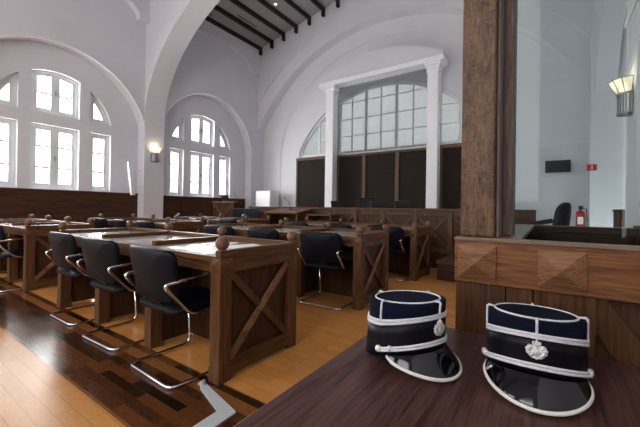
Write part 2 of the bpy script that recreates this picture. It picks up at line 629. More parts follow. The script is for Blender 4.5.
# ------------------------------------------------------------------ back wall, three stepped layers
CX = -4.5
lo = [(-10, 8.9), (-10, 1.27 + math.sqrt(5.96 ** 2 - 5.5 ** 2))]
pts = [(x, 1.27 + math.sqrt(5.96 ** 2 - (x - CX) ** 2)) for x in [-10 + 10.9 * i / 60 for i in range(61)]]
structure('wall_back', MB().plate([[(-10, 8.9)] + pts + [(.90, 8.9)]], 'y', 9.60, 9.95), M['wall'])
pts2 = [(x, 1.10 + math.sqrt(6.62 ** 2 - (x - CX) ** 2)) for x in [-10 + 10.9 * i / 60 for i in range(61)]]
structure('wall_back', MB().plate([[(-10, 8.9)] + pts2 + [(.90, 8.9)]], 'y', 9.58, 9.60), M['wall'])
# roll moulding along the big arch
inner = [(-10.2, 0), (CX - 4.2, 0)] + arc(CX, 3.0, 4.2, 180, 0, 48, 3.75) + [(CX + 4.2, 0), (1.5, 0), (1.5, 8.9), (-10.2, 8.9)]
structure('wall_back', MB().plate([inner], 'y', 9.96, 9.98), M['wall'])
for xa, xb in ((-9.99, CX - 4.18), (CX + 4.18, .84)):
    structure('trim_7', MB().box(xa, xb, 9.92, 9.96, 2.78, 2.82), M['trimw'], 0.006)
K = 1.013
WR, WZ = 3.64 * K, 1.62


def warch(x):
    return WZ + math.sqrt(WR ** 2 - (x - CX) ** 2)


hl, hr = CX - 3.28, CX + 3.28
Z0W = 3.07
hole = [(hl, Z0W), (hr, Z0W)] + [(x, warch(x)) for x in [hr - (hr - hl) * i / 48 for i in range(49)]]
structure('wall_back', MB().plate([[(-10.2, 0), (1.5, 0), (1.5, 8.9), (-10.2, 8.9)], hole], 'y', 9.98, 10.3), M['wall'])

# back window: left quarter, centre, right quarter
spans = [(hl, -6.32), (-6.1, -2.88), (-2.66, hr)]
for i, (xa, xb) in enumerate(spans):
    n = 20
    lp = [(xa, Z0W), (xb, Z0W)] + [(x, warch(x) - .002) for x in [xb - (xb - xa) * k / n for k in range(n + 1)]]
    t = .09
    xi0, xi1 = xa + t, xb - t
    li = [(max(xi0, xa + t), Z0W + t), (xi1, Z0W + t)] + [(x, max(warch(x) - t - .03, Z0W + t + .004)) for x in [xi1 - (xi1 - xi0) * k / n for k in range(n + 1)]]
    f = MB().plate([lp, li], 'y', 10.05, 10.13).build('window_%d' % (win_no + 1), M['framew'])
    win_no += 1
    f['kind'] = 'structure'
    MB().plate([li], 'y', 10.105, 10.11).build('pane', M['pane'], f)
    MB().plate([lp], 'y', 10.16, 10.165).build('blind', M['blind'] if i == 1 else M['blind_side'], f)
    mb = MB()
    k = 0
    if i == 1:
        xs = [xa + (xb - xa) * q / 6 for q in range(1, 6)]
        for j, x in enumerate(xs):
            hw = .045 if j in (1, 3) else .016
            mb.box(x - hw, x + hw, 10.06, 10.12, Z0W + .02, warch(x) - .05)
    else:
        x = (xa + xb) / 2 + (.12 if i == 0 else -.12)
        mb.box(x - .03, x + .03, 10.06, 10.12, Z0W + .02, warch(x) - .04)
    z = Z0W + .62
    while z < 5.2:
        dx = math.sqrt(max(WR ** 2 - (z - WZ) ** 2, 0)) - .05
        a, b = max(xa + .03, CX - dx), min(xb - .03, CX + dx)
        if b > a:
            mb.box(a, b, 10.07, 10.11, z - .013, z + .013)
        z += .58
    mb.build('glazing_bar', M['framew'], f)
    structure('wall_back', MB().box(xb, xb + .22, 10.0, 10.2, Z0W, 5.2), M['wall']) if i < 2 else None

# sheer roller screen before the centre window
sc_ = MB().box(-5.97, -2.83, 9.76, 9.764, 3.02, 5.36).build('roller_screen', M['sheer'])
tag(sc_, 'sheer grey roller screen hanging before the central arched window between white columns', 'screen')
MB().box(-5.97, -2.83, 9.745, 9.78, 2.99, 3.03).build('bottom_bar', M['metalgrey'], sc_)

# brown louvred panels below the windows
for nm, xa, xb, lab in (('left', -7.75, -6.33, 'brown louvred panel under the left quarter-arch window'), ('mid', -5.95, -2.83, 'wide three-part brown louvred panel under the central window'), ('right', -2.50, -1.22, 'brown louvred panel under the right quarter-arch window')):
    rt_ = empty('louvre_panel', ((xa + xb) / 2, 9.83, 0), label=lab, cat='panel', group='brown louvred panels on the back wall')
    w2 = (xb - xa) / 2
    mb = MB()
    z = .5
    while z < 2.93:
        mb.box(-w2 + .03, w2 - .03, 0.0, .03, z, z + .032)
        z += .04
    mb.box(-w2 + .02, w2 - .02, .03, .05, .36, 2.95)
    mb.build('slats', M['screen_fabric'], rt_)
    for s_ in (-1, 1):
        MB().box(s_ * w2 - .035, s_ * w2 + .035, -.03, .06, .36, 3.02).build('stile', M['louvre_frame'], rt_)
    MB().box(-w2 - .035, w2 + .035, -.04, .06, 2.93, 3.03).build('top_rail', M['louvre_frame'], rt_)
    if nm == 'mid':
        for q in (-.36, .37):
            MB().box(q * w2 * 1 - .06, q * w2 + .06, -.03, .05, .36, 2.95).build('stile', M['louvre_frame'], rt_)

# columns, lintel, segmental tympanum
for xa, lab in ((-6.11, 'white square column left of the central window'), (-2.67, 'white square column right of the central window')):
    c = empty('column', (xa, 9.62, .35), label=lab, cat='column', group='white columns before the back window')
    MB().box(-.15, .15, -.15, .15, 0, 4.72).build('shaft', M['column'], c, .01)
    mb = MB()
    mb.box(-.17, .17, -.17, .17, 4.70, 4.76)
    mb.box(-.19, .19, -.19, .19, 4.80, 4.88)
    mb.box(-.23, .23, -.23, .23, 4.88, 4.96)
    mb.box(-.15, .15, -.15, .15, 4.76, 4.80)
    mb.build('capital', M['column'], c, .006)
    MB().box(-.18, .18, -.18, .18, 0, .2).build('base', M['column'], c, .01)
o = MB().box(-6.52, -2.36, 9.38, 9.88, 5.31, 5.46).build('lintel', M['column'], None, .01)
tag(o, 'white lintel beam spanning the two columns under the arched panel', 'beam')
o['kind'] = 'structure'
mb = MB().plate([[(-6.45, 5.46), (-2.40, 5.46)] + [(x, 5.53 + .60 * max(0, 1 - ((x - CX - .07) / 2.1) ** 2)) for x in [-2.40 - 4.05 * i / 30 for i in range(31)]]], 'y', 9.47, 9.9)
o = mb.build('wall_tympanum', M['wall'], None, .01)
o['kind'] = 'structure'

# ------------------------------------------------------------------ ceiling and purlins


def cz(x):
    return 7.52 + .2 * (5.18 - abs(x - CX))


AP = cz(CX)
mb = MB()
for ya, yb in ((-3, 5.05), (5.58, 9.9)):
    for xa, xb in ((-10.3, CX), (CX, 1.6)):
        za, zb = cz(xa), cz(xb)
        vs = [(xa, ya, za), (xb, ya, zb), (xb, yb, zb), (xa, yb, za), (xa, ya, za + .1), (xb, ya, zb + .1), (xb, yb, zb + .1), (xa, yb, za + .1)]
        mb.add(vs, ((0, 3, 2, 1), (4, 5, 6, 7), (0, 1, 5, 4), (1, 2, 6, 5), (2, 3, 7, 6), (3, 0, 4, 7)))
structure('ceiling', mb, M['ceil'])
proto = None
names = ['purlin nearest the left wall', 'second purlin from the left wall', 'third purlin from the left wall', 'fourth purlin from the left wall', 'fifth purlin from the left wall', 'sixth purlin from the left wall', 'seventh purlin from the left wall']
for i in range(7):
    x = -9.47 + .60 * i
    lab = 'dark brown ceiling beam, ' + names[i]
    if proto is None:
        proto = empty('ceiling_beam', (x, 9.56, cz(x)), label=lab, cat='beam', group='dark ceiling beams over the far bay')
        MB().box(-.045, .045, -3.95, .03, -.12, .02).build('beam', M['beam'], proto, .006)
        MB().box(-.045, .045, -.10, .03, -.30, -.12).build('bracket', M['beam'], proto, .006)
    else:
        dup(proto, (x, 9.56, cz(x)), 0, lab)
for x, y, lab in ((-9.0 - .3, 6.6, 'black slot grille in the ceiling beside the left-most beam, nearer piece'), (-8.72, 8.1, 'black slot grille in the ceiling between the first two beams')):
    o = MB().box(-.02, .02, -.45, .45, -.012, .01).build('air_slot', M['grey'])
    o.location = (x, y, cz(x))
    tag(o, lab, 'vent', 'slot grilles in the ceiling')
o = empty('recessed_lamp', (-7.5, 8.2, cz(-7.5)), label='small round lit lamp recessed in the ceiling between beams', cat='lamp')
MB().lathe([(.07, -.012), (.05, -.014), (.05, .0)], n=16).build('ring', M['framew'], o)
MB().lathe([(.05, -.008), (.0, -.008)], n=16).build('bulb', M['bulb'], o)
# small camera high in the corner
o = empty('wall_camera', (-9.72, 9.3, 7.0), label='small dark camera high on the left wall near the corner', cat='camera')
MB().box(0, .05, -.03, .03, -.02, .02).build('bracket', M['grey'], o)
MB().tube([(.05, 0, 0), (.12, -.04, -.05), (.16, -.06, -.09)], .035, 10).build('body', M['rubber'], o)


# ------------------------------------------------------------------ wainscot
def wainscot(name, x, y0, y1, top, npan):
    o = MB().box(x, x + .03, y0, y1, 0, top - .04).build(name, M['wains'])
    o['kind'] = 'structure'
    MB().box(x, x + .075, y0, y1, top - .045, top).build('cap', M['wains'], o, .006)
    wd = (y1 - y0) / npan
    for i in range(npan + 1):
        yy = y0 + i * wd
        MB().box(x + .03, x + .05, max(y0, yy - .06), min(y1, yy + .06), 0, top - .045).build('stile', M['wains'], o)
    MB().box(x + .03, x + .045, y0, y1, top - .16, top - .045).build('top_rail', M['wains'], o)


wainscot('trim_8', L, .92, 5.02, 1.515, 4)
wainscot('trim_9', L, 5.50, 9.27, 1.49, 4)
o = empty('cupboard', (1.0, 6.2, 0), label='dark wooden cupboard end seen past the dock, under the right sconce', cat='cupboard')
MB().box(-.19, .17, -.2, .3, 0, 1.17).build('body', M['wains'], o)
MB().box(-.20, .17, -.22, .32, 1.17, 1.20).build('top', M['wains'], o, .004)


# ------------------------------------------------------------------ council desks
NM, D = 3, .80


def council_desk(x0, x1, y0, label):
    """n seats wide; seats face +y, balls along the rear ledge and the front corners"""
    root = empty('council_desk', ((x0 + x1) / 2, y0, 0), label=label, cat='desk', group='oak council desks with ball finials')
    W = (x1 - x0) / 2
    mw = 2 * W / NM
    P = .10
    MB().box(-W + .01, W - .01, .0, D, .785, .825).build('desktop', M['deskx'], root, .004)
    for k in range(NM):
        a = -W + k * mw + .06
        MB().box(a, a + mw - .12, .05, D - .09, .825, .829).build('writing_surface', M['desktop'], root)
    MB().box(-W + P, W - P, .02, .06, .715, .785).build('apron', M['deskx'], root, .003)
    for k in range(NM + 1):
        x = -W + k * mw
        xa = x if k == 0 else (x - P if k == NM else x - P / 2)
        if k in (0, NM):
            mb = MB().box(xa, xa + P, 0, P, .10, .72)
            p = mb.build('pillar', M['desk'], root, .004)
            # base block and chamfered cap block with a pyramid facet
            q = MB().box(xa - .004, xa + P + .004, -.004, P + .004, 0, .10)
            q.build('base_block', M['desk'], p, .004)
            mb = MB().box(xa - .004, xa + P + .004, -.004, P + .004, .72, .82)
            c = xa + P / 2
            mb.add([(xa, -.004, .725), (xa + P, -.004, .725), (xa + P, -.004, .815), (xa, -.004, .815), (c, -.016, .77)], ((0, 1, 4), (1, 2, 4), (2, 3, 4), (3, 0, 4)))
            xo = xa - .004 if k == 0 else xa + P + .004
            xs = -1 if k == 0 else 1
            mb.add([(xo, 0, .725), (xo, P, .725), (xo, P, .815), (xo, 0, .815), (xo + xs * .012, P / 2, .77)], ((0, 1, 4), (1, 2, 4), (2, 3, 4), (3, 0, 4)))
            mb.build('cap_block', M['deskx'], p)
            # rear corner pillar
            p = MB().box(xa, xa + P, D - P, D, 0, .82).build('pillar', M['desk'], root, .004)
        else:
            p = MB().box(xa, xa + P, .03, .03 + P, 0, .785).build('pillar', M['desk'], root, .004)
            MB().box(x - .02, x + .02, .13, D - .05, .02, .785).build('partition', M['inner'], root)  # darker wood, with the under-desk shade put into its colour
    # end panels with X braces
    for s in (-1, 1):
        xf = s * W
        xi = s * (W - .045)
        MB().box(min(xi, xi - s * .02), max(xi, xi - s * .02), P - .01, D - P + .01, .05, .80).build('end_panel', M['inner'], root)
        for za, zb in ((.03, .125), (.715, .785)):
            a, b = sorted((xf, xf - s * .05))
            MB().box(a, b, P, D - P, za, zb).build('end_rail', M['desky'], root, .003)
        a, b = sorted((xf + s * .004, xf - s * .06))
        MB().box(a, b, 0.0, D, .785, .825).build('top_moulding', M['desky'], root, .004)
        xb_ = xf - s * .024
        MB().bar((xb_, P + .005, .135), (xb_, D - P - .005, .705), .05, .022, (1, 0, 0)).build('cross_brace', M['brace'], root, .003)
        MB().bar((xb_ - s * .003, P + .005, .705), (xb_ - s * .003, D - P - .005, .135), .05, .020, (1, 0, 0)).build('cross_brace', M['desk'], root, .003)
    MB().box(-W + .05, W - .05, .42, .45, .01, .785).build('back_panel', M['inner'], root)  # dark wood and forward position stand in for shade under the desk
    MB().box(-W, W, D - .06, D, .825, .868).build('rear_ledge', M['deskx'], root, .005)
    for k in range(NM + 1):
        x = -W + k * mw
        xa = x if k == 0 else (x - .055 if k == NM else x - .0275)
        MB().box(xa, xa + .055, 0 if k in (0, NM) else .07, D - .06, .825, .865).build('divider_ledge', M['desky'], root, .005)
        spots = [D - .035] + ([.035] if k in (0, NM) else [])
        for yy in spots:
            pr_ = [(.0, .862)] + [(.026, .865), (.026, .873), (.016, .876)]
            zc, rr = .911, .046
            pr_ += [(rr * math.cos(R(a)), zc + rr * math.sin(R(a))) for a in range(-60, 91, 15)]
            MB().lathe(pr_, xa + .0275, yy, 20).build('finial', M['ball'], root)
    return root


ROWS = [1.40, 3.37, 5.30]
BLK = [(-4.50, -1.72, 'right-hand'), (-8.42, -5.62, 'left-hand')]
rown = ['front', 'middle', 'back']
marks = {(0, 0): 'large oak desk with X-braced end, nearest the camera beside the white strip',
         (0, 1): 'oak desk in front row of the left block, partly cut by left picture edge',
         (1, 0): 'oak desk in the middle row of the right block, behind the nearest desk',
         (1, 1): 'oak desk in the middle row of the left block',
         (2, 0): 'oak desk in the back row of the right block, just before the dais',
         (2, 1): 'oak desk in the back row of the left block, before the twin screens'}
seat_desk = council_desk(BLK[0][0], BLK[0][1], ROWS[0], marks[(0, 0)])
for r_ in range(3):
    for b in range(2):
        if (r_, b) != (0, 0):
            dup(seat_desk, ((BLK[b][0] + BLK[b][1]) / 2, ROWS[r_], 0), 0, marks[(r_, b)])


# ------------------------------------------------------------------ chairs
def rounded_pad(w_, h_, t_, rad, n=6, puff=.012, curve=0.0, taper=0.0):
    """cushion: rounded rectangle in x-z, thickness along y; centred; returns MB"""
    mb = MB()
    out = []
    for cx_, cz_, a0 in ((w_ / 2 - rad, h_ / 2 - rad, 0), (-w_ / 2 + rad, h_ / 2 - rad, 90), (-w_ / 2 + rad, -h_ / 2 + rad, 180), (w_ / 2 - rad, -h_ / 2 + rad, 270)):
        for k in range(n + 1):
            a = R(a0 + 90 * k / n)
            out.append((cx_ + rad * math.cos(a), cz_ + rad * math.sin(a)))
    c = len(out)
    ins = [(.02, 1), (.18, 1), (.34, .97), (.5, .9), (.65, .75), (.78, .55), (.88, .3), (.95, 0)]
    rings = [(q_, t_ / 2 + puff * g_) for q_, g_ in ins] + [(1.0, t_ / 4), (1.0, -t_ / 4)] + [(q_, -t_ / 2 - puff * g_) for q_, g_ in ins[::-1]]
    vs, fs = [], []
    for s_, y in rings:
        for x, z in out:
            xx = x * s_ * (1 + taper * z * s_ / (h_ / 2))
            vs.append((xx, y + curve * (xx / (w_ / 2)) ** 2, z * s_))
    for i in range(len(rings) - 1):
        for k in range(c):
            fs.append((i * c + k, i * c + (k + 1) % c, (i + 1) * c + (k + 1) % c, (i + 1) * c + k))
    mb.add(vs, fs, True)
    return mb


def xform(mb, mat):
    mb.v = [tuple(mat @ Vector(p)) for p in mb.v]
    return mb


def make_chair(label):
    root = empty('cantilever_chair', (0, 0, 0), label=label, cat='chair', group='black cantilever chairs at the council desks')
    r = .0125
    path = [(-.275, .19, .43), (-.275, .215, r), (-.275, -.27, r), (.275, -.27, r), (.275, .215, r), (.275, .19, .43)]
    MB().tube(smooth_path(path, .07, 7), r, 10).build('cantilever_frame', M['chrome'], root)
    s = rounded_pad(.51, .48, .045, .07, puff=.012)
    xform(s, Matrix.Translation((0, 0, .47)) @ Matrix.Rotation(R(-88), 4, 'X'))
    s.build('seat', M['leather'], root)
    b = rounded_pad(.56, .36, .04, .075, puff=.012, curve=.05, taper=.07)
    xform(b, Matrix.Translation((0, -.285, .690)) @ Matrix.Rotation(R(11), 4, 'X'))
    b.build('backrest', M['leather'], root)
    MB().bar((0, -.20, .46), (0, -.262, .56), .16, .012, (0, 1, .3)).build('back_bracket', M['rubber'], root)
    for sg in (-1, 1):
        x = sg * .268
        a = MB().tube(smooth_path([(sg * .25, -.02, .445), (x, -.14, .455), (x, -.325, .665), (x, .0, .682)], .05, 6), .0125, 10).build('armrest', M['chrome'], root)
        MB().tube([(x, -.04, .690), (x, .13, .700)], .017, 8).build('arm_pad', M['rubber'], a)
    return root


seatn = ['left-hand seat', 'middle seat', 'right-hand seat']
wob = [(-.01, 4), (.01, -3), (.0, 2), (.02, -5), (-.02, 3), (.01, 0), (0, 6), (.01, -2), (-.01, 2)]
ch0 = None
q = 0
for r_ in range(3):
    for b in range(2):
        for k in range(3):
            W_ = (BLK[b][1] - BLK[b][0]) / 3
            x = BLK[b][0] + W_ * (k + .5)
            y = ROWS[r_] + (.06 if r_ == 0 else .10)
            dx, rz = wob[q % 9] if (r_, b) != (0, 0) else ((.09, 0), (.05, 2), (.01, -2))[k]
            if (r_, b, k) == (0, 1, 2):
                dx, rz = .04, -2
            if (r_, b) == (0, 0):
                y += (.06, .03, 0)[k]
            q += 1
            lab = 'black leather cantilever chair, %s at the %s-row desk of the %s block' % (seatn[k], rown[r_], BLK[b][2])
            if ch0 is None:
                ch0 = make_chair(lab)
                ch0.location = (x + dx, y, 0)
                ch0.rotation_euler.z = R(rz)
            else:
                dup(ch0, (x + dx, y, 0), R(rz), lab)

# ------------------------------------------------------------------ dais front
DY = 6.85
dais = empty('dais_front', (0, DY, 0), label='long dark wooden dais front with X-braced panels below the back window', cat='dais')
DX0, DX1 = -7.15, -.15
MB().box(DX0, DX1, .02, .05, .32, 1.12).build('back_panel', M['inner'], dais)
MB().box(DX0, DX1, -.05, .12, 1.13, 1.185).build('top_rail', M['dais'], dais, .006)
MB().box(DX0, DX1, -.01, .06, 1.03, 1.13).build('frieze', M['dais'], dais, .004)
MB().box(DX0, DX1, -.02, .05, .30, .40).build('bottom_rail', M['dais'], dais, .004)
MB().box(DX0, DX1, -.05, .06, 0, .30).build('plinth', M['step'], dais)
PWD = .70
n = int((DX1 - DX0) / PWD)
for i in range(n + 1):
    x = DX0 + i * (DX1 - DX0) / n
    a, b = max(DX0, x - .045), min(DX1, x + .045)
    MB().box(a, b, -.03, .06, .38, 1.13).build('pillar', M['dais'], dais, .004)
    if i < n:
        xb = x + (DX1 - DX0) / n
        MB().bar((x + .05, .008, .41), (xb - .05, .008, 1.02), .05, .02, (0, 1, 0)).build('cross_brace', M['dais'], dais)
        MB().bar((x + .05, .006, 1.02), (xb - .05, .006, .41), .05, .02, (0, 1, 0)).build('cross_brace', M['dais'], dais)
structure('floor', MB().box(DX0 - .6, .7, DY + .05, 9.98, 0, .34), M['step'])
o = empty('platform_step', (-.9, 6.2, 0), label='dark wooden step block at the right foot of the dais', cat='step')
MB().box(-.58, .6, -.55, .58, 0, .27).build('riser', M['step'], o, .005)
MB().box(-.60, .62, -.57, .58, .27, .31).build('tread', M['dais'], o, .005)

# things on and behind the dais


def monitor(x, y, z, w_, h_, rz, label, name='flat_monitor', group='dark screens on the dais', stand=True):
    o = empty(name, (x, y, z), R(rz), label=label, cat='screen', group=group)
    MB().box(-w_ / 2, w_ / 2, -.015, .015, .04 if stand else 0, .04 + h_).build('housing', M['rubber'], o, .004)
    MB().box(-w_ / 2 + .012, w_ / 2 - .012, -.018, -.0145, .055, .025 + h_).build('display', M['monitor'], o)
    if stand:
        MB().box(-.1, .1, -.06, .08, 0, .012).build('foot', M['rubber'], o)
        MB().box(-.02, .02, 0.015, .03, .01, .2).build('neck', M['rubber'], o)
    return o


def laptop(x, y, z, rz, label, group='laptops and screens on the dais desk'):
    o = empty('laptop', (x, y, z), R(rz), label=label, cat='laptop', group=group)
    MB().box(-.17, .17, -.12, .12, 0, .02).build('base', M['metalgrey'], o, .004)
    mb = MB().box(-.17, .17, -.006, .006, 0, .22)
    xform(mb, Matrix.Translation((0, -.12, .015)) @ Matrix.Rotation(R(14), 4, 'X'))
    mb.build('lid', M['rubber'], o, .004)
    return o


desk_dais = MB().box(-5.9, -1.2, 7.0, 7.7, 1.08, 1.12).build('bench_top', M['dais'])
tag(desk_dais, 'long dark bench top behind the dais rail', 'bench')
for xx in (-5.6, -3.55, -1.5):
    MB().box(xx - .04, xx + .04, 7.05, 7.6, .34, 1.08).build('support', M['dais'], desk_dais)
laptop(-4.32, 7.25, 1.12, 0, 'black laptop on the dais at the left of the tall chair back')
laptop(-3.15, 7.25, 1.12, 0, 'black laptop on the dais right of the tall chair back')
laptop(-2.62, 7.25, 1.12, 0, 'black laptop on the dais nearest the right column')


def dais_chair(x, y, label, h=.60):
    o = empty('office_chair', (x, y, .34), R(180), label=label, cat='chair', group='office chairs behind the dais')
    MB().lathe([(0, .03), (.03, .03), (.03, .42), (0, .42)], n=10).build('column', M['metalgrey'], o)
    for k in range(5):
        a = 2 * PI * k / 5
        MB().tube([(0, 0, .08), (.27 * math.cos(a), .27 * math.sin(a), .035)], [.022, .014], 8).build('leg', M['rubber'], o)
    s = rounded_pad(.48, .46, .05, .08)
    xform(s, Matrix.Translation((0, 0, .46)) @ Matrix.Rotation(R(-90), 4, 'X'))
    s.build('seat', M['leather'], o)
    b_ = rounded_pad(.46, h, .05, .1, curve=.04)
    xform(b_, Matrix.Translation((0, -.24, .5 + h / 2)) @ Matrix.Rotation(R(7), 4, 'X'))
    b_.build('backrest', M['leather'], o)
    for sg in (-1, 1):
        MB().tube(smooth_path([(sg * .22, .05, .45), (sg * .28, .05, .47), (sg * .28, .05, .66), (sg * .28, -.15, .66)], .04), .014, 8).build('armrest', M['rubber'], o)
    return o


dais_chair(-4.07, 8.0, 'tall black chair back showing above the dais rail between laptops', .62)


def goose_mic(x, y, z, h, lean, label):
    o = empty('gooseneck_microphone', (x, y, z), label=label, cat='microphone', group='gooseneck microphones')
    MB().lathe([(0, 0), (.035, 0), (.03, .02), (0, .022)], n=12).build('base', M['rubber'], o)
    MB().tube([(0, 0, .02), (lean * .15, 0, h * .4), (lean * .5, 0, h * .75), (lean, -.02, h)], .006, 6).build('neck', M['rubber'], o)
    MB().tube([(lean, -.02, h), (lean * 1.25, -.03, h + .03)], [.012, .014], 8).build('head', M['rubber'], o)


# lectern with sloping top before the dais
lec = empty('lectern', (-5.36, 6.44, 0), label='wide wooden lectern with sloping top standing before the dais', cat='lectern')
for sg in (-1, 1):
    MB().plate([[(-.28, 0), (.28, 0), (.28, 1.10), (-.28, 1.00)]], 'x', sg * .50 - .02, sg * .50 + .02).build('side_panel', M['desk'], lec, .004)
MB().box(-.48, .48, .20, .23, .05, 1.05).build('back_panel', M['inner'], lec)
mb = MB().box(-.54, .54, -.32, .31, 0, .03)
xform(mb, Matrix.Translation((0, 0, 1.06)) @ Matrix.Rotation(R(10), 4, 'X'))
mb.build('sloping_top', M['deskx'], lec, .004)
MB().box(-.48, .48, -.25, .20, .72, .745).build('shelf', M['deskx'], lec)
mb = MB().box(-.5, .5, -.005, .015, 0, .03)
xform(mb, Matrix.Translation((0, -.29, 1.035)))
mb.build('book_stop', M['brace'], lec)
goose_mic(-5.36, 6.55, 1.12, .26, -.16, 'black gooseneck microphone leaning on the wide lectern')

o = empty('side_desk', (-4.30, 6.45, 0), label='low narrow wooden side desk right of the sloping lectern', cat='desk')
MB().box(-.34, .34, -.2, .2, .98, 1.02).build('top', M['deskx'], o, .004)
MB().box(-.34, .34, .17, .19, .1, .98).build('back_panel', M['inner'], o)
for sg in (-1, 1):
    MB().box(sg * .32 - .02, sg * .32 + .02, -.18, .18, 0, .98).build('side_panel', M['desk'], o)

# twin screens on a low trolley in front of the left wainscot
o = empty('screen_trolley', (-7.0, 6.56, 0), label='low dark trolley carrying the two side-by-side screens', cat='trolley')
MB().box(-.55, .55, -.2, .2, .70, .74).build('shelf', M['step'], o)
for sx in (-1, 1):
    for sy in (-1, 1):
        MB().box(sx * .5 - .02, sx * .5 + .02, sy * .16 - .02, sy * .16 + .02, 0, .70).build('leg', M['step'], o)
monitor(-7.25, 6.52, .74, .52, .34, 0, 'left one of two dark blue screens side by side on the trolley', group='twin screens on the trolley')
monitor(-6.72, 6.52, .74, .52, .34, 0, 'right one of two dark blue screens side by side on the trolley', group='twin screens on the trolley')

# small boxed speaker stand with X front
o = empty('speaking_stand', (-9.05, 7.45, 0), label='small square wooden stand with X-braced front left of the twin screens', cat='stand')
MB().box(-.52, .52, .0, .45, 0, 1.28).build('body', M['inner'], o)
MB().box(-.56, .56, -.04, .49, 1.28, 1.33).build('top', M['desk'], o, .005)
for sg in (-1, 1):
    MB().box(sg * .48 - .04, sg * .48 + .04, -.02, .02, 0, 1.28).build('corner_post', M['desk'], o)
MB().bar((-.42, -.012, .45), (.42, -.012, 1.2), .07, .02, (0, 1, 0)).build('cross_brace', M['desk'], o)
MB().bar((-.42, -.010, 1.2), (.42, -.010, .45), .07, .02, (0, 1, 0)).build('cross_brace', M['desk'], o)
laptop(-9.05, 7.65, 1.33, 5, 'open black laptop on top of the small X-braced stand', 'laptops on stands')
goose_mic(-8.65, 7.7, 1.33, .28, -.14, 'black gooseneck microphone on the small X-braced stand')

# white cabinet by the corner
o = empty('white_cabinet', (-8.95, 9.45, .0), label='white box cabinet standing by the back-left corner', cat='cabinet')
MB().box(-.38, .38, -.2, .3, 0.0, 1.80).build('body', M['whitebox'], o, .01)
MB().box(-.36, .36, -.215, -.2, .1, 1.77).build('door', M['whitebox'], o, .006)


# papers on desks
def paper(x, y, rz, label):
    o = MB().box(-.105, .105, -.148, .148, 0, .003).build('paper_sheet', M['signwhite'])
    o.location = (x, y, .8295)
    o.rotation_euler.z = R(rz)
    tag(o, label, 'paper', 'papers on the desks')


paper(-2.33, 1.88, 20, 'white sheet on the nearest desk by the far ledge')
paper(-2.05, 1.90, -15, 'white sheet on the nearest desk close to the right end ball')
paper(-6.3, 1.9, 10, 'white sheet lying on the front left desk')


# ------------------------------------------------------------------ sconces


def sconce(x, y, z, face, label):
    o = empty('wall_sconce', (x, y, z), R(0 if face > 0 else 180), label=label, cat='wall lamp', group='wall sconces on the piers')
    # faces +x locally; grey slatted lower drum, flared faceted glass bowl above
    MB().box(0, .03, -.07, .07, -.26, .10).build('back_plate', M['metalgrey'], o, .004)
    mb = MB()
    for k in range(13):
        a = R(-90 + 15 * k)
        mb.box(-.012, .012, -.006, .006, -.24, -.02, Matrix.Translation((.02 + .10 * math.cos(a), .10 * math.sin(a), 0)) @ Matrix.Rotation(a, 4, 'Z'))
    for zz in (-.25, -.02):
        mb.lathe([(.085, zz), (.118, zz), (.118, zz + .02), (.085, zz + .02), (.085, zz)], .02, 0, 16, a0=-PI / 2, a1=PI / 2)
    mb.build('slatted_drum', M['metalgrey'], o)
    MB().lathe([(.095, -.23), (.095, -.02)], .02, 0, 12, a0=-PI / 2, a1=PI / 2).build('drum_glass', M['frosted'], o)
    MB().lathe([(.12, .0), (.19, .15)], .02, 0, 6, a0=-PI / 2, a1=PI / 2).build('bowl', M['frosted'], o)
    mb = MB()
    for k in range(7):
        a = R(-90 + 30 * k)
        mb.tube([(.02 + .12 * math.cos(a), .12 * math.sin(a), 0), (.02 + .19 * math.cos(a), .19 * math.sin(a), .15)], .005, 6)
    mb.tube([(.02 + .19 * math.cos(R(-90 + 30 * k)), .19 * math.sin(R(-90 + 30 * k)), .15) for k in range(7)], .006, 6)
    mb.build('bowl_rib', M['metalgrey'], o)
    b_ = MB().lathe([(0, .02), (.03, .035), (.035, .06), (.025, .09), (0, .10)], .07, 0, 10).build('bulb', M['bulb'], o)
    l = bpy.data.lights.new('sconce_light', 'POINT')
    l.energy = 1.2
    l.color = (1, .82, .58)
    l.shadow_soft_size = .04
    lo_ = bpy.data.objects.new('sconce_light', l)
    COL.objects.link(lo_)
    lo_.parent = o
    lo_.location = (.12, 0, .17)


sconce(PX, 5.31, 2.72, 1, 'lit wall sconce with glass bowl on the left white pier')
sconce(XE - .03, 5.27, 2.56, -1, 'lit wall sconce with glass bowl at the right picture edge')

# column loudspeaker leaning off the left pier
o = empty('column_speaker', (-9.64, 4.80, 1.45), label='slim white column loudspeaker tilted on the left pier', cat='loudspeaker')
mb = MB().box(-.05, .05, -.05, .05, 0, .92)
xform(mb, Matrix.Translation((.12, -.13, 0)) @ Matrix.Rotation(R(7), 4, 'X'))
mb.build('housing', M['whitebox'], o, .01)
MB().bar((.12, -.14, .25), (.12, .08, .25), .03, .03, (0, 0, 1)).build('bracket', M['whitebox'], o)
MB().bar((.12, -.18, .7), (.12, .08, .7), .03, .03, (0, 0, 1)).build('bracket', M['whitebox'], o)

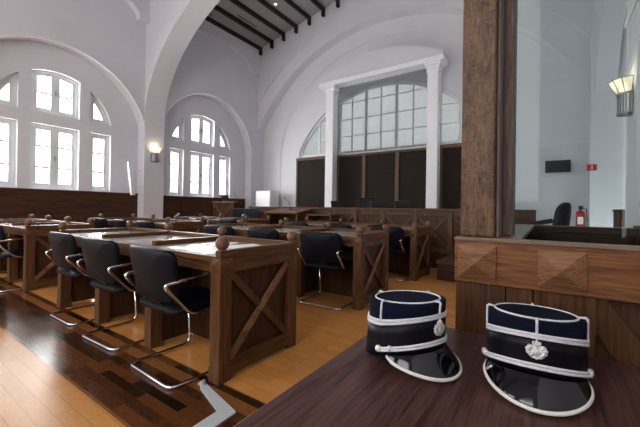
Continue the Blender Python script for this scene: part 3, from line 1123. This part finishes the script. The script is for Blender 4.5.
# ------------------------------------------------------------------ right background
o = empty('wall_monitor', (.21, 9.80, 2.10), label='black television fixed to the white wall behind the dock', cat='television')
MB().box(-.25, .25, -.05, 0, 0, .29).build('housing', M['rubber'], o, .006)
MB().box(-.235, .235, -.054, -.049, .015, .275).build('display', M['monitor'], o)
MB().box(-.08, .08, 0, .1, .08, .2).build('mount', M['grey'], o)
o = empty('exit_sign', (.795, 9.248, 2.06), label='small red and white sign high on the wall near the right edge', cat='sign')
MB().box(-.085, .085, -.012, 0, 0, .13).build('plate', M['red'], o)
mb = MB().box(-.014, .014, -.0145, -.012, .03, .105)
mb.add([(-.03, -.0145, .05), (.03, -.0145, .05), (0, -.0145, .015)], ((0, 1, 2),))
mb.build('arrow', M['signwhite'], o)
o = empty('fire_extinguisher', (.62, 9.45, .75), label='red fire extinguisher hung on the wall behind the dock', cat='extinguisher')
MB().lathe([(0, 0), (.07, 0), (.08, .02), (.08, .36), (.07, .41), (.03, .44), (.025, .47), (0, .47)], n=18).build('cylinder', M['red'], o)
MB().box(-.05, .05, -.083, -.075, .14, .3).build('label_plate', M['signwhite'], o)
MB().box(-.03, .05, -.02, .02, .47, .55).build('valve', M['rubber'], o, .004)
MB().tube([(.03, 0, .5), (.11, 0, .48), (.12, 0, .2)], .01, 6).build('hose', M['rubber'], o)
MB().box(-.03, .03, .08, .45, .2, .28).build('bracket', M['metalgrey'], o)

# swivel chair behind the dock
o = empty('swivel_chair', (-.12, 4.55, 0), R(94), label='black swivel chair with curved arm behind the wooden dock', cat='chair')
MB().lathe([(0, .03), (.03, .03), (.03, .48), (0, .48)], n=10).build('column', M['metalgrey'], o)
for k in range(5):
    a = 2 * PI * k / 5
    MB().tube([(0, 0, .09), (.28 * math.cos(a), .28 * math.sin(a), .035)], [.022, .014], 8).build('leg', M['rubber'], o)
s = rounded_pad(.48, .46, .05, .08)
xform(s, Matrix.Translation((0, 0, .50)) @ Matrix.Rotation(R(-90), 4, 'X'))
s.build('seat', M['leather'], o)
b_ = rounded_pad(.38, .68, .07, .12, curve=.05, puff=.02)
xform(b_, Matrix.Translation((0, -.26, .92)) @ Matrix.Rotation(R(8), 4, 'X'))
b_.build('backrest', M['leather'], o)
for sg in (-1, 1):
    MB().tube(smooth_path([(sg * .22, .08, .50), (sg * .28, .10, .52), (sg * .28, .14, .98), (sg * .28, -.2, 1.06)], .09), .016, 8).build('armrest', M['rubber'], o)

# ------------------------------------------------------------------ witness dock in the right foreground
dock = empty('dock', (0, 1.17, 0), label='oak dock in the right foreground with pyramid-studded rail, tall post and glass', cat='dock')
DXR = .70
MB().box(-.25, DXR, .0, .035, .918, 1.052).build('rail_board', M['rail'], dock, .003)
MB().box(-.252, DXR, -.004, .045, 1.052, 1.064).build('ledge', M['ledge'], dock, .003)
MB().box(-.25, -.215, .035, .16, .918, 1.052).build('rail_board', M['rail'], dock, .002)
for cx_ in (-.184, .036, .262, .486):
    hw, hz = .056, .055
    zc_ = .985
    mb = MB()
    vs = [(cx_ - hw, .001, zc_ - hz), (cx_ + hw, .001, zc_ - hz), (cx_ + hw, .001, zc_ + hz), (cx_ - hw, .001, zc_ + hz)]
    vf = [(a, -.006, c) for a, b__, c in vs]
    mb.add(vs + vf + [(cx_, -.030, zc_)], ((0, 1, 5, 4), (1, 2, 6, 5), (2, 3, 7, 6), (3, 0, 4, 7), (4, 5, 8), (5, 6, 8), (6, 7, 8), (7, 4, 8)))
    mb.build('pyramid_boss', M['boss'], dock)
for xa, xb, yy in ((-.248, -.1035, .012), (-.1005, -.0315, .012), (-.0285, .115, .012)):
    MB().box(xa, xb, yy, yy + .025, 0, .917).build('board', M['board'], dock, .002)
MB().box(.115, DXR, .05, .07, 0, .917).build('recessed_panel', M['inner'], dock)
MB().bar((.10, .038, .90), (.52, .038, .30), .075, .03, (0, 1, 0)).build('cross_brace', M['board'], dock, .003)
MB().bar((.52, .034, .90), (.10, .034, .30), .075, .03, (0, 1, 0)).build('cross_brace', M['board'], dock, .003)
# side parapet running away from the camera, rear parapet closing the box
MB().box(-.235, -.205, .16, 1.55, 0, 1.045).build('side_panel', M['inner'], dock)
MB().box(-.245, -.066, .045, 1.47, 1.045, 1.064).build('side_ledge', M['ledge'], dock, .003)
MB().box(-.22, .44, 1.50, 1.56, 0, 1.02).build('rear_panel', M['step'], dock)
MB().box(-.22, .46, 1.47, 1.60, 1.02, 1.060).build('rear_ledge', M['step'], dock, .003)
MB().box(.44, .475, 1.44, 1.62, 0, 1.075).build('end_post', M['step'], dock, .003)
MB().box(-.240, -.137, .03, .15, 1.064, 2.75).build('front_post', M['oak'], dock, .006)
MB().box(-.137, -.127, .05, .15, 1.064, 2.75).build('post_fillet', M['oakdark'], dock, .003)
MB().box(-.205, -.096, .15, .27, 1.064, 2.75).build('second_post', M['oakdark'], dock, .006)
MB().box(-.096, DXR, .20, .206, 1.0, 2.75).build('glass_pane', M['dockglass'], dock)

# ------------------------------------------------------------------ foreground table
tb = empty('table', (.12, .45, 0), label='dark veneered table in the foreground carrying the two caps', cat='table')
MB().box(-.576, .58, -.75, .715, .725, .76).build('tabletop', M['table'], tb, .003)
for x, y in ((-.5, -.68), (.52, -.68), (-.5, .64), (.52, .64)):
    MB().box(x - .03, x + .03, y - .03, y + .03, 0, .725).build('leg', M['table'], tb)


# ------------------------------------------------------------------ police caps
def oval(t, a, b):
    return a * math.cos(t), b * math.sin(t)


def make_cap(loc, rz, label):
    """kepi: front is local -y; a = half width, b = half length"""
    root = empty('peaked_cap', loc, rz, label=label, cat='cap', group='navy and white uniform caps')
    A, B = .0945, .098
    n = 56
    T = [2 * PI * k / n for k in range(n)]

    def side(u, t, off=0.0):
        # u 0 bottom, 1 top; the front is lower than the back and the crown leans forward a little
        zt = .1615 - .0065 * math.sin(t)
        zb = .0285 - .0275 * math.sin(t)
        z = zb + (zt - zb) * u + .012 * max(0, -math.sin(t)) * 4 * u * (1 - u)
        g = 1.0 - .015 * u
        x, y = (A * g + off) * math.cos(t), (B * g + off) * math.sin(t)
        return (x, y - .008 * u, z)

    def band(u0, u1, off, mat, name, rows=3, parent=root):
        mb = MB()
        vs = []
        prof = [(u0, off - .004)] + [(u0 + (u1 - u0) * i / rows, off) for i in range(rows + 1)] + [(u1, off - .004)]
        for u, f in prof:
            vs += [side(u, t, f) for t in T]
        fs = []
        for i in range(len(prof) - 1):
            for k in range(n):
                fs.append((i * n + k, i * n + (k + 1) % n, (i + 1) * n + (k + 1) % n, (i + 1) * n + k))
        mb.add(vs, fs, True)
        return mb.build(name, mat, parent, recalc=True)

    # crown wall and slightly sunken top
    mb = MB()
    vs = []
    prof = [(0, 0), (.25, 0), (.5, 0), (.75, 0), (.97, 0), (1.0, -.003)]
    for u, f in prof:
        vs += [side(u, t, f) for t in T]
    for sc, dz in ((.94, 0.0), (.86, .0005), (.6, .001), (.25, .001)):
        for t in T:
            x, y, z = side(1, t)
            vs.append((x * sc, (y + .008) * sc - .008, .1615 + (z - .1615) * sc + dz))
    c0 = side(1, 0)
    vs.append((0, -.008, .1615 + .001))
    fs = []
    m_ = len(prof) + 4
    for i in range(m_ - 1):
        for k in range(n):
            fs.append((i * n + k, i * n + (k + 1) % n, (i + 1) * n + (k + 1) % n, (i + 1) * n + k))
    for k in range(n):
        fs.append(((m_ - 1) * n + k, (m_ - 1) * n + (k + 1) % n, m_ * n))
    mb.add(vs, fs, True)
    crown = mb.build('crown', M['navy'], root)
    band(.02, .565, .0022, M['velvet'], 'dark_band')
    band(.575, .625, .0042, M['braid'], 'white_braid')
    band(.635, .685, .0042, M['braid'], 'white_braid')
    # braid around the top edge and four uprights
    pts = []
    for t in T:
        x, y, z = side(1, t)
        pts.append((x * .85, (y + .008) * .85 - .008, z + .001))
    MB().tube(pts, .0024, 6, closed=True).build('top_piping', M['braid'], root)
    for t in (R(-90), R(0), R(90), R(180)):
        p = [side(.66 + .34 * i / 5, t, .002) for i in range(6)]
        x, y, z = side(1, t)
        p.append((x * .99, (y + .008) * .99 - .008, z + .003))
        p.append((x * .85, (y + .008) * .85 - .008, z + .001))
        MB().tube(p, .0028, 6).build('upright_piping', M['braid'], root)
    # visor
    mb = MB()
    nt_, nr = 40, 8
    grid = []
    rim = []

    def vis(t, s):
        a = R(-90) + t * R(76)
        k = math.cos(t * PI / 2)
        ext = .046 * k ** .40
        x, y, z = side(.02, a, .001)
        px = x + math.cos(a) * ext * s * .35
        py = y - ext * s * (.55 + .45 * abs(math.sin(a)))
        drop = (z - .010) * (k ** .5) * (s ** 1.25) + .002 * s
        return (px, py, max(z - drop, .0035))
    for i in range(nt_ + 1):
        t = -1 + 2 * i / nt_
        for j in range(nr + 1):
            grid.append(vis(t, j / nr))
        rim.append(vis(t, 1))
    fs = []
    for i in range(nt_):
        for j in range(nr):
            q_ = i * (nr + 1) + j
            fs.append((q_, q_ + 1, q_ + nr + 2, q_ + nr + 1))
    mb.add(grid, fs, True)
    v = mb.build('visor', M['patent'], root)
    sol = v.modifiers.new('solid', 'SOLIDIFY')
    sol.thickness = .002
    sol.offset = 1
    MB().tube(rim, .0043, 8).build('visor_rim', M['rim'], v)
    # chin cord (two strands) and buttons
    for du in (0, .045):
        p = [side(.11 + du, R(-178 + 176 * i / 36), .0052) for i in range(37)]
        MB().tube(p, .0032, 6).build('chin_cord', M['braid'], root)
    for a in (-179, -1):
        x, y, z = side(.15, R(a), .006)
        d = Vector((math.cos(R(a)), math.sin(R(a)), 0))
        MB().tube([Vector((x, y, z)) - d * .004, Vector((x, y, z)) + d * .002, Vector((x, y, z)) + d * .006], [.0078, .0082, .005], 12).build('button', M['rim'], root)
        x, y, z = side(.15, R(a + (18 if a < -90 else -18)), .007)
        MB().tube([(x, y, z - .006), (x, y, z + .006)], .0045, 8).build('cord_slide', M['braid'], root)
    # badge: crowned shield between leaves
    mb = MB()
    bx, by, bz = side(.385, R(-90), .004)
    y0_ = by - .001

    def blob(cx2, cz2, rx, rz_, dep=.004, k=12):
        vs_, fs_ = [], []
        for q_ in range(k):
            a_ = 2 * PI * q_ / k
            vs_.append((cx2 + rx * math.cos(a_), y0_ + .003, cz2 + rz_ * math.sin(a_)))
        for q_ in range(k):
            a_ = 2 * PI * q_ / k
            vs_.append((cx2 + rx * .75 * math.cos(a_), y0_ - dep * .45, cz2 + rz_ * .75 * math.sin(a_)))
        vs_.append((cx2, y0_ - dep * .6, cz2))
        for q_ in range(k):
            fs_ += [(q_, (q_ + 1) % k, k + (q_ + 1) % k, k + q_), (k + q_, k + (q_ + 1) % k, 2 * k)]
        mb.add(vs_, fs_, True)
    blob(0, bz - .003, .0105, .0125, .0055, 12)
    for sg in (-1, 1):
        for ang, ln in ((196, .0190), (172, .0200), (149, .0180), (222, .0165)):
            a_ = R(ang)
            blob(sg * -math.cos(a_) * ln * .70, bz - .003 + math.sin(a_) * ln * .75, .0060, .0050, .0045)
        blob(sg * .0060, bz - .0145, .0060, .0034)
        blob(sg * .0052, bz + .0128, .0030, .0044)
    blob(0, bz + .0105, .0078, .0040, .0065)
    blob(0, bz + .0155, .0030, .0050, .006)
    blob(0, bz + .0215, .0015, .0032)
    blob(0, bz - .0165, .0046, .0030)
    mb.build('badge', M['silver'], root)
    return root


cap = make_cap((-.305, .852, .7605), math.atan2(-.116, .168) + PI / 2 + R(15), 'navy peaked cap on the left, turned towards its companion on the dark table')
dup(cap, (-.021, .911, .7605), R(4), 'navy peaked cap on the right, badge facing the camera, in front of dock')

# ------------------------------------------------------------------ pale angled strip on the floor
pts = [(-1.775, 1.304), (-1.502, 1.217), (-1.491, 0.953), (-1.394, 0.998), (-1.413, 1.274), (-1.753, 1.352), (-1.79, 1.36)]
mb = MB().plate([pts], 'z', 0.001, 0.010)
cv = [(0, 0), (.012, .014), (.030, .020), (.046, .014), (.052, .002)]
A_, B_ = Vector((-1.775, 1.304, .004)), Vector((-1.790, 1.360, .004))
dv = Vector((-.96, .28, 0))
vs = []
for a_, h_ in cv:
    for e_ in (A_, B_):
        for th in (0, .004):
            vs.append(e_ + dv * a_ + Vector((0, 0, h_ + th)))
fs = []
for k in range(len(cv) - 1):
    b0, b1 = k * 4, k * 4 + 4
    fs += [(b0, b0 + 2, b1 + 2, b1), (b0 + 1, b1 + 1, b1 + 3, b0 + 3), (b0, b1, b1 + 1, b0 + 1), (b0 + 2, b0 + 3, b1 + 3, b1 + 2)]
mb.add(vs, fs, True)
o = mb.build('angled_strip', M['strip'])
tag(o, 'pale grey flat strip bent into an angle, lying on dark floorboards by the desk corner', 'strip')
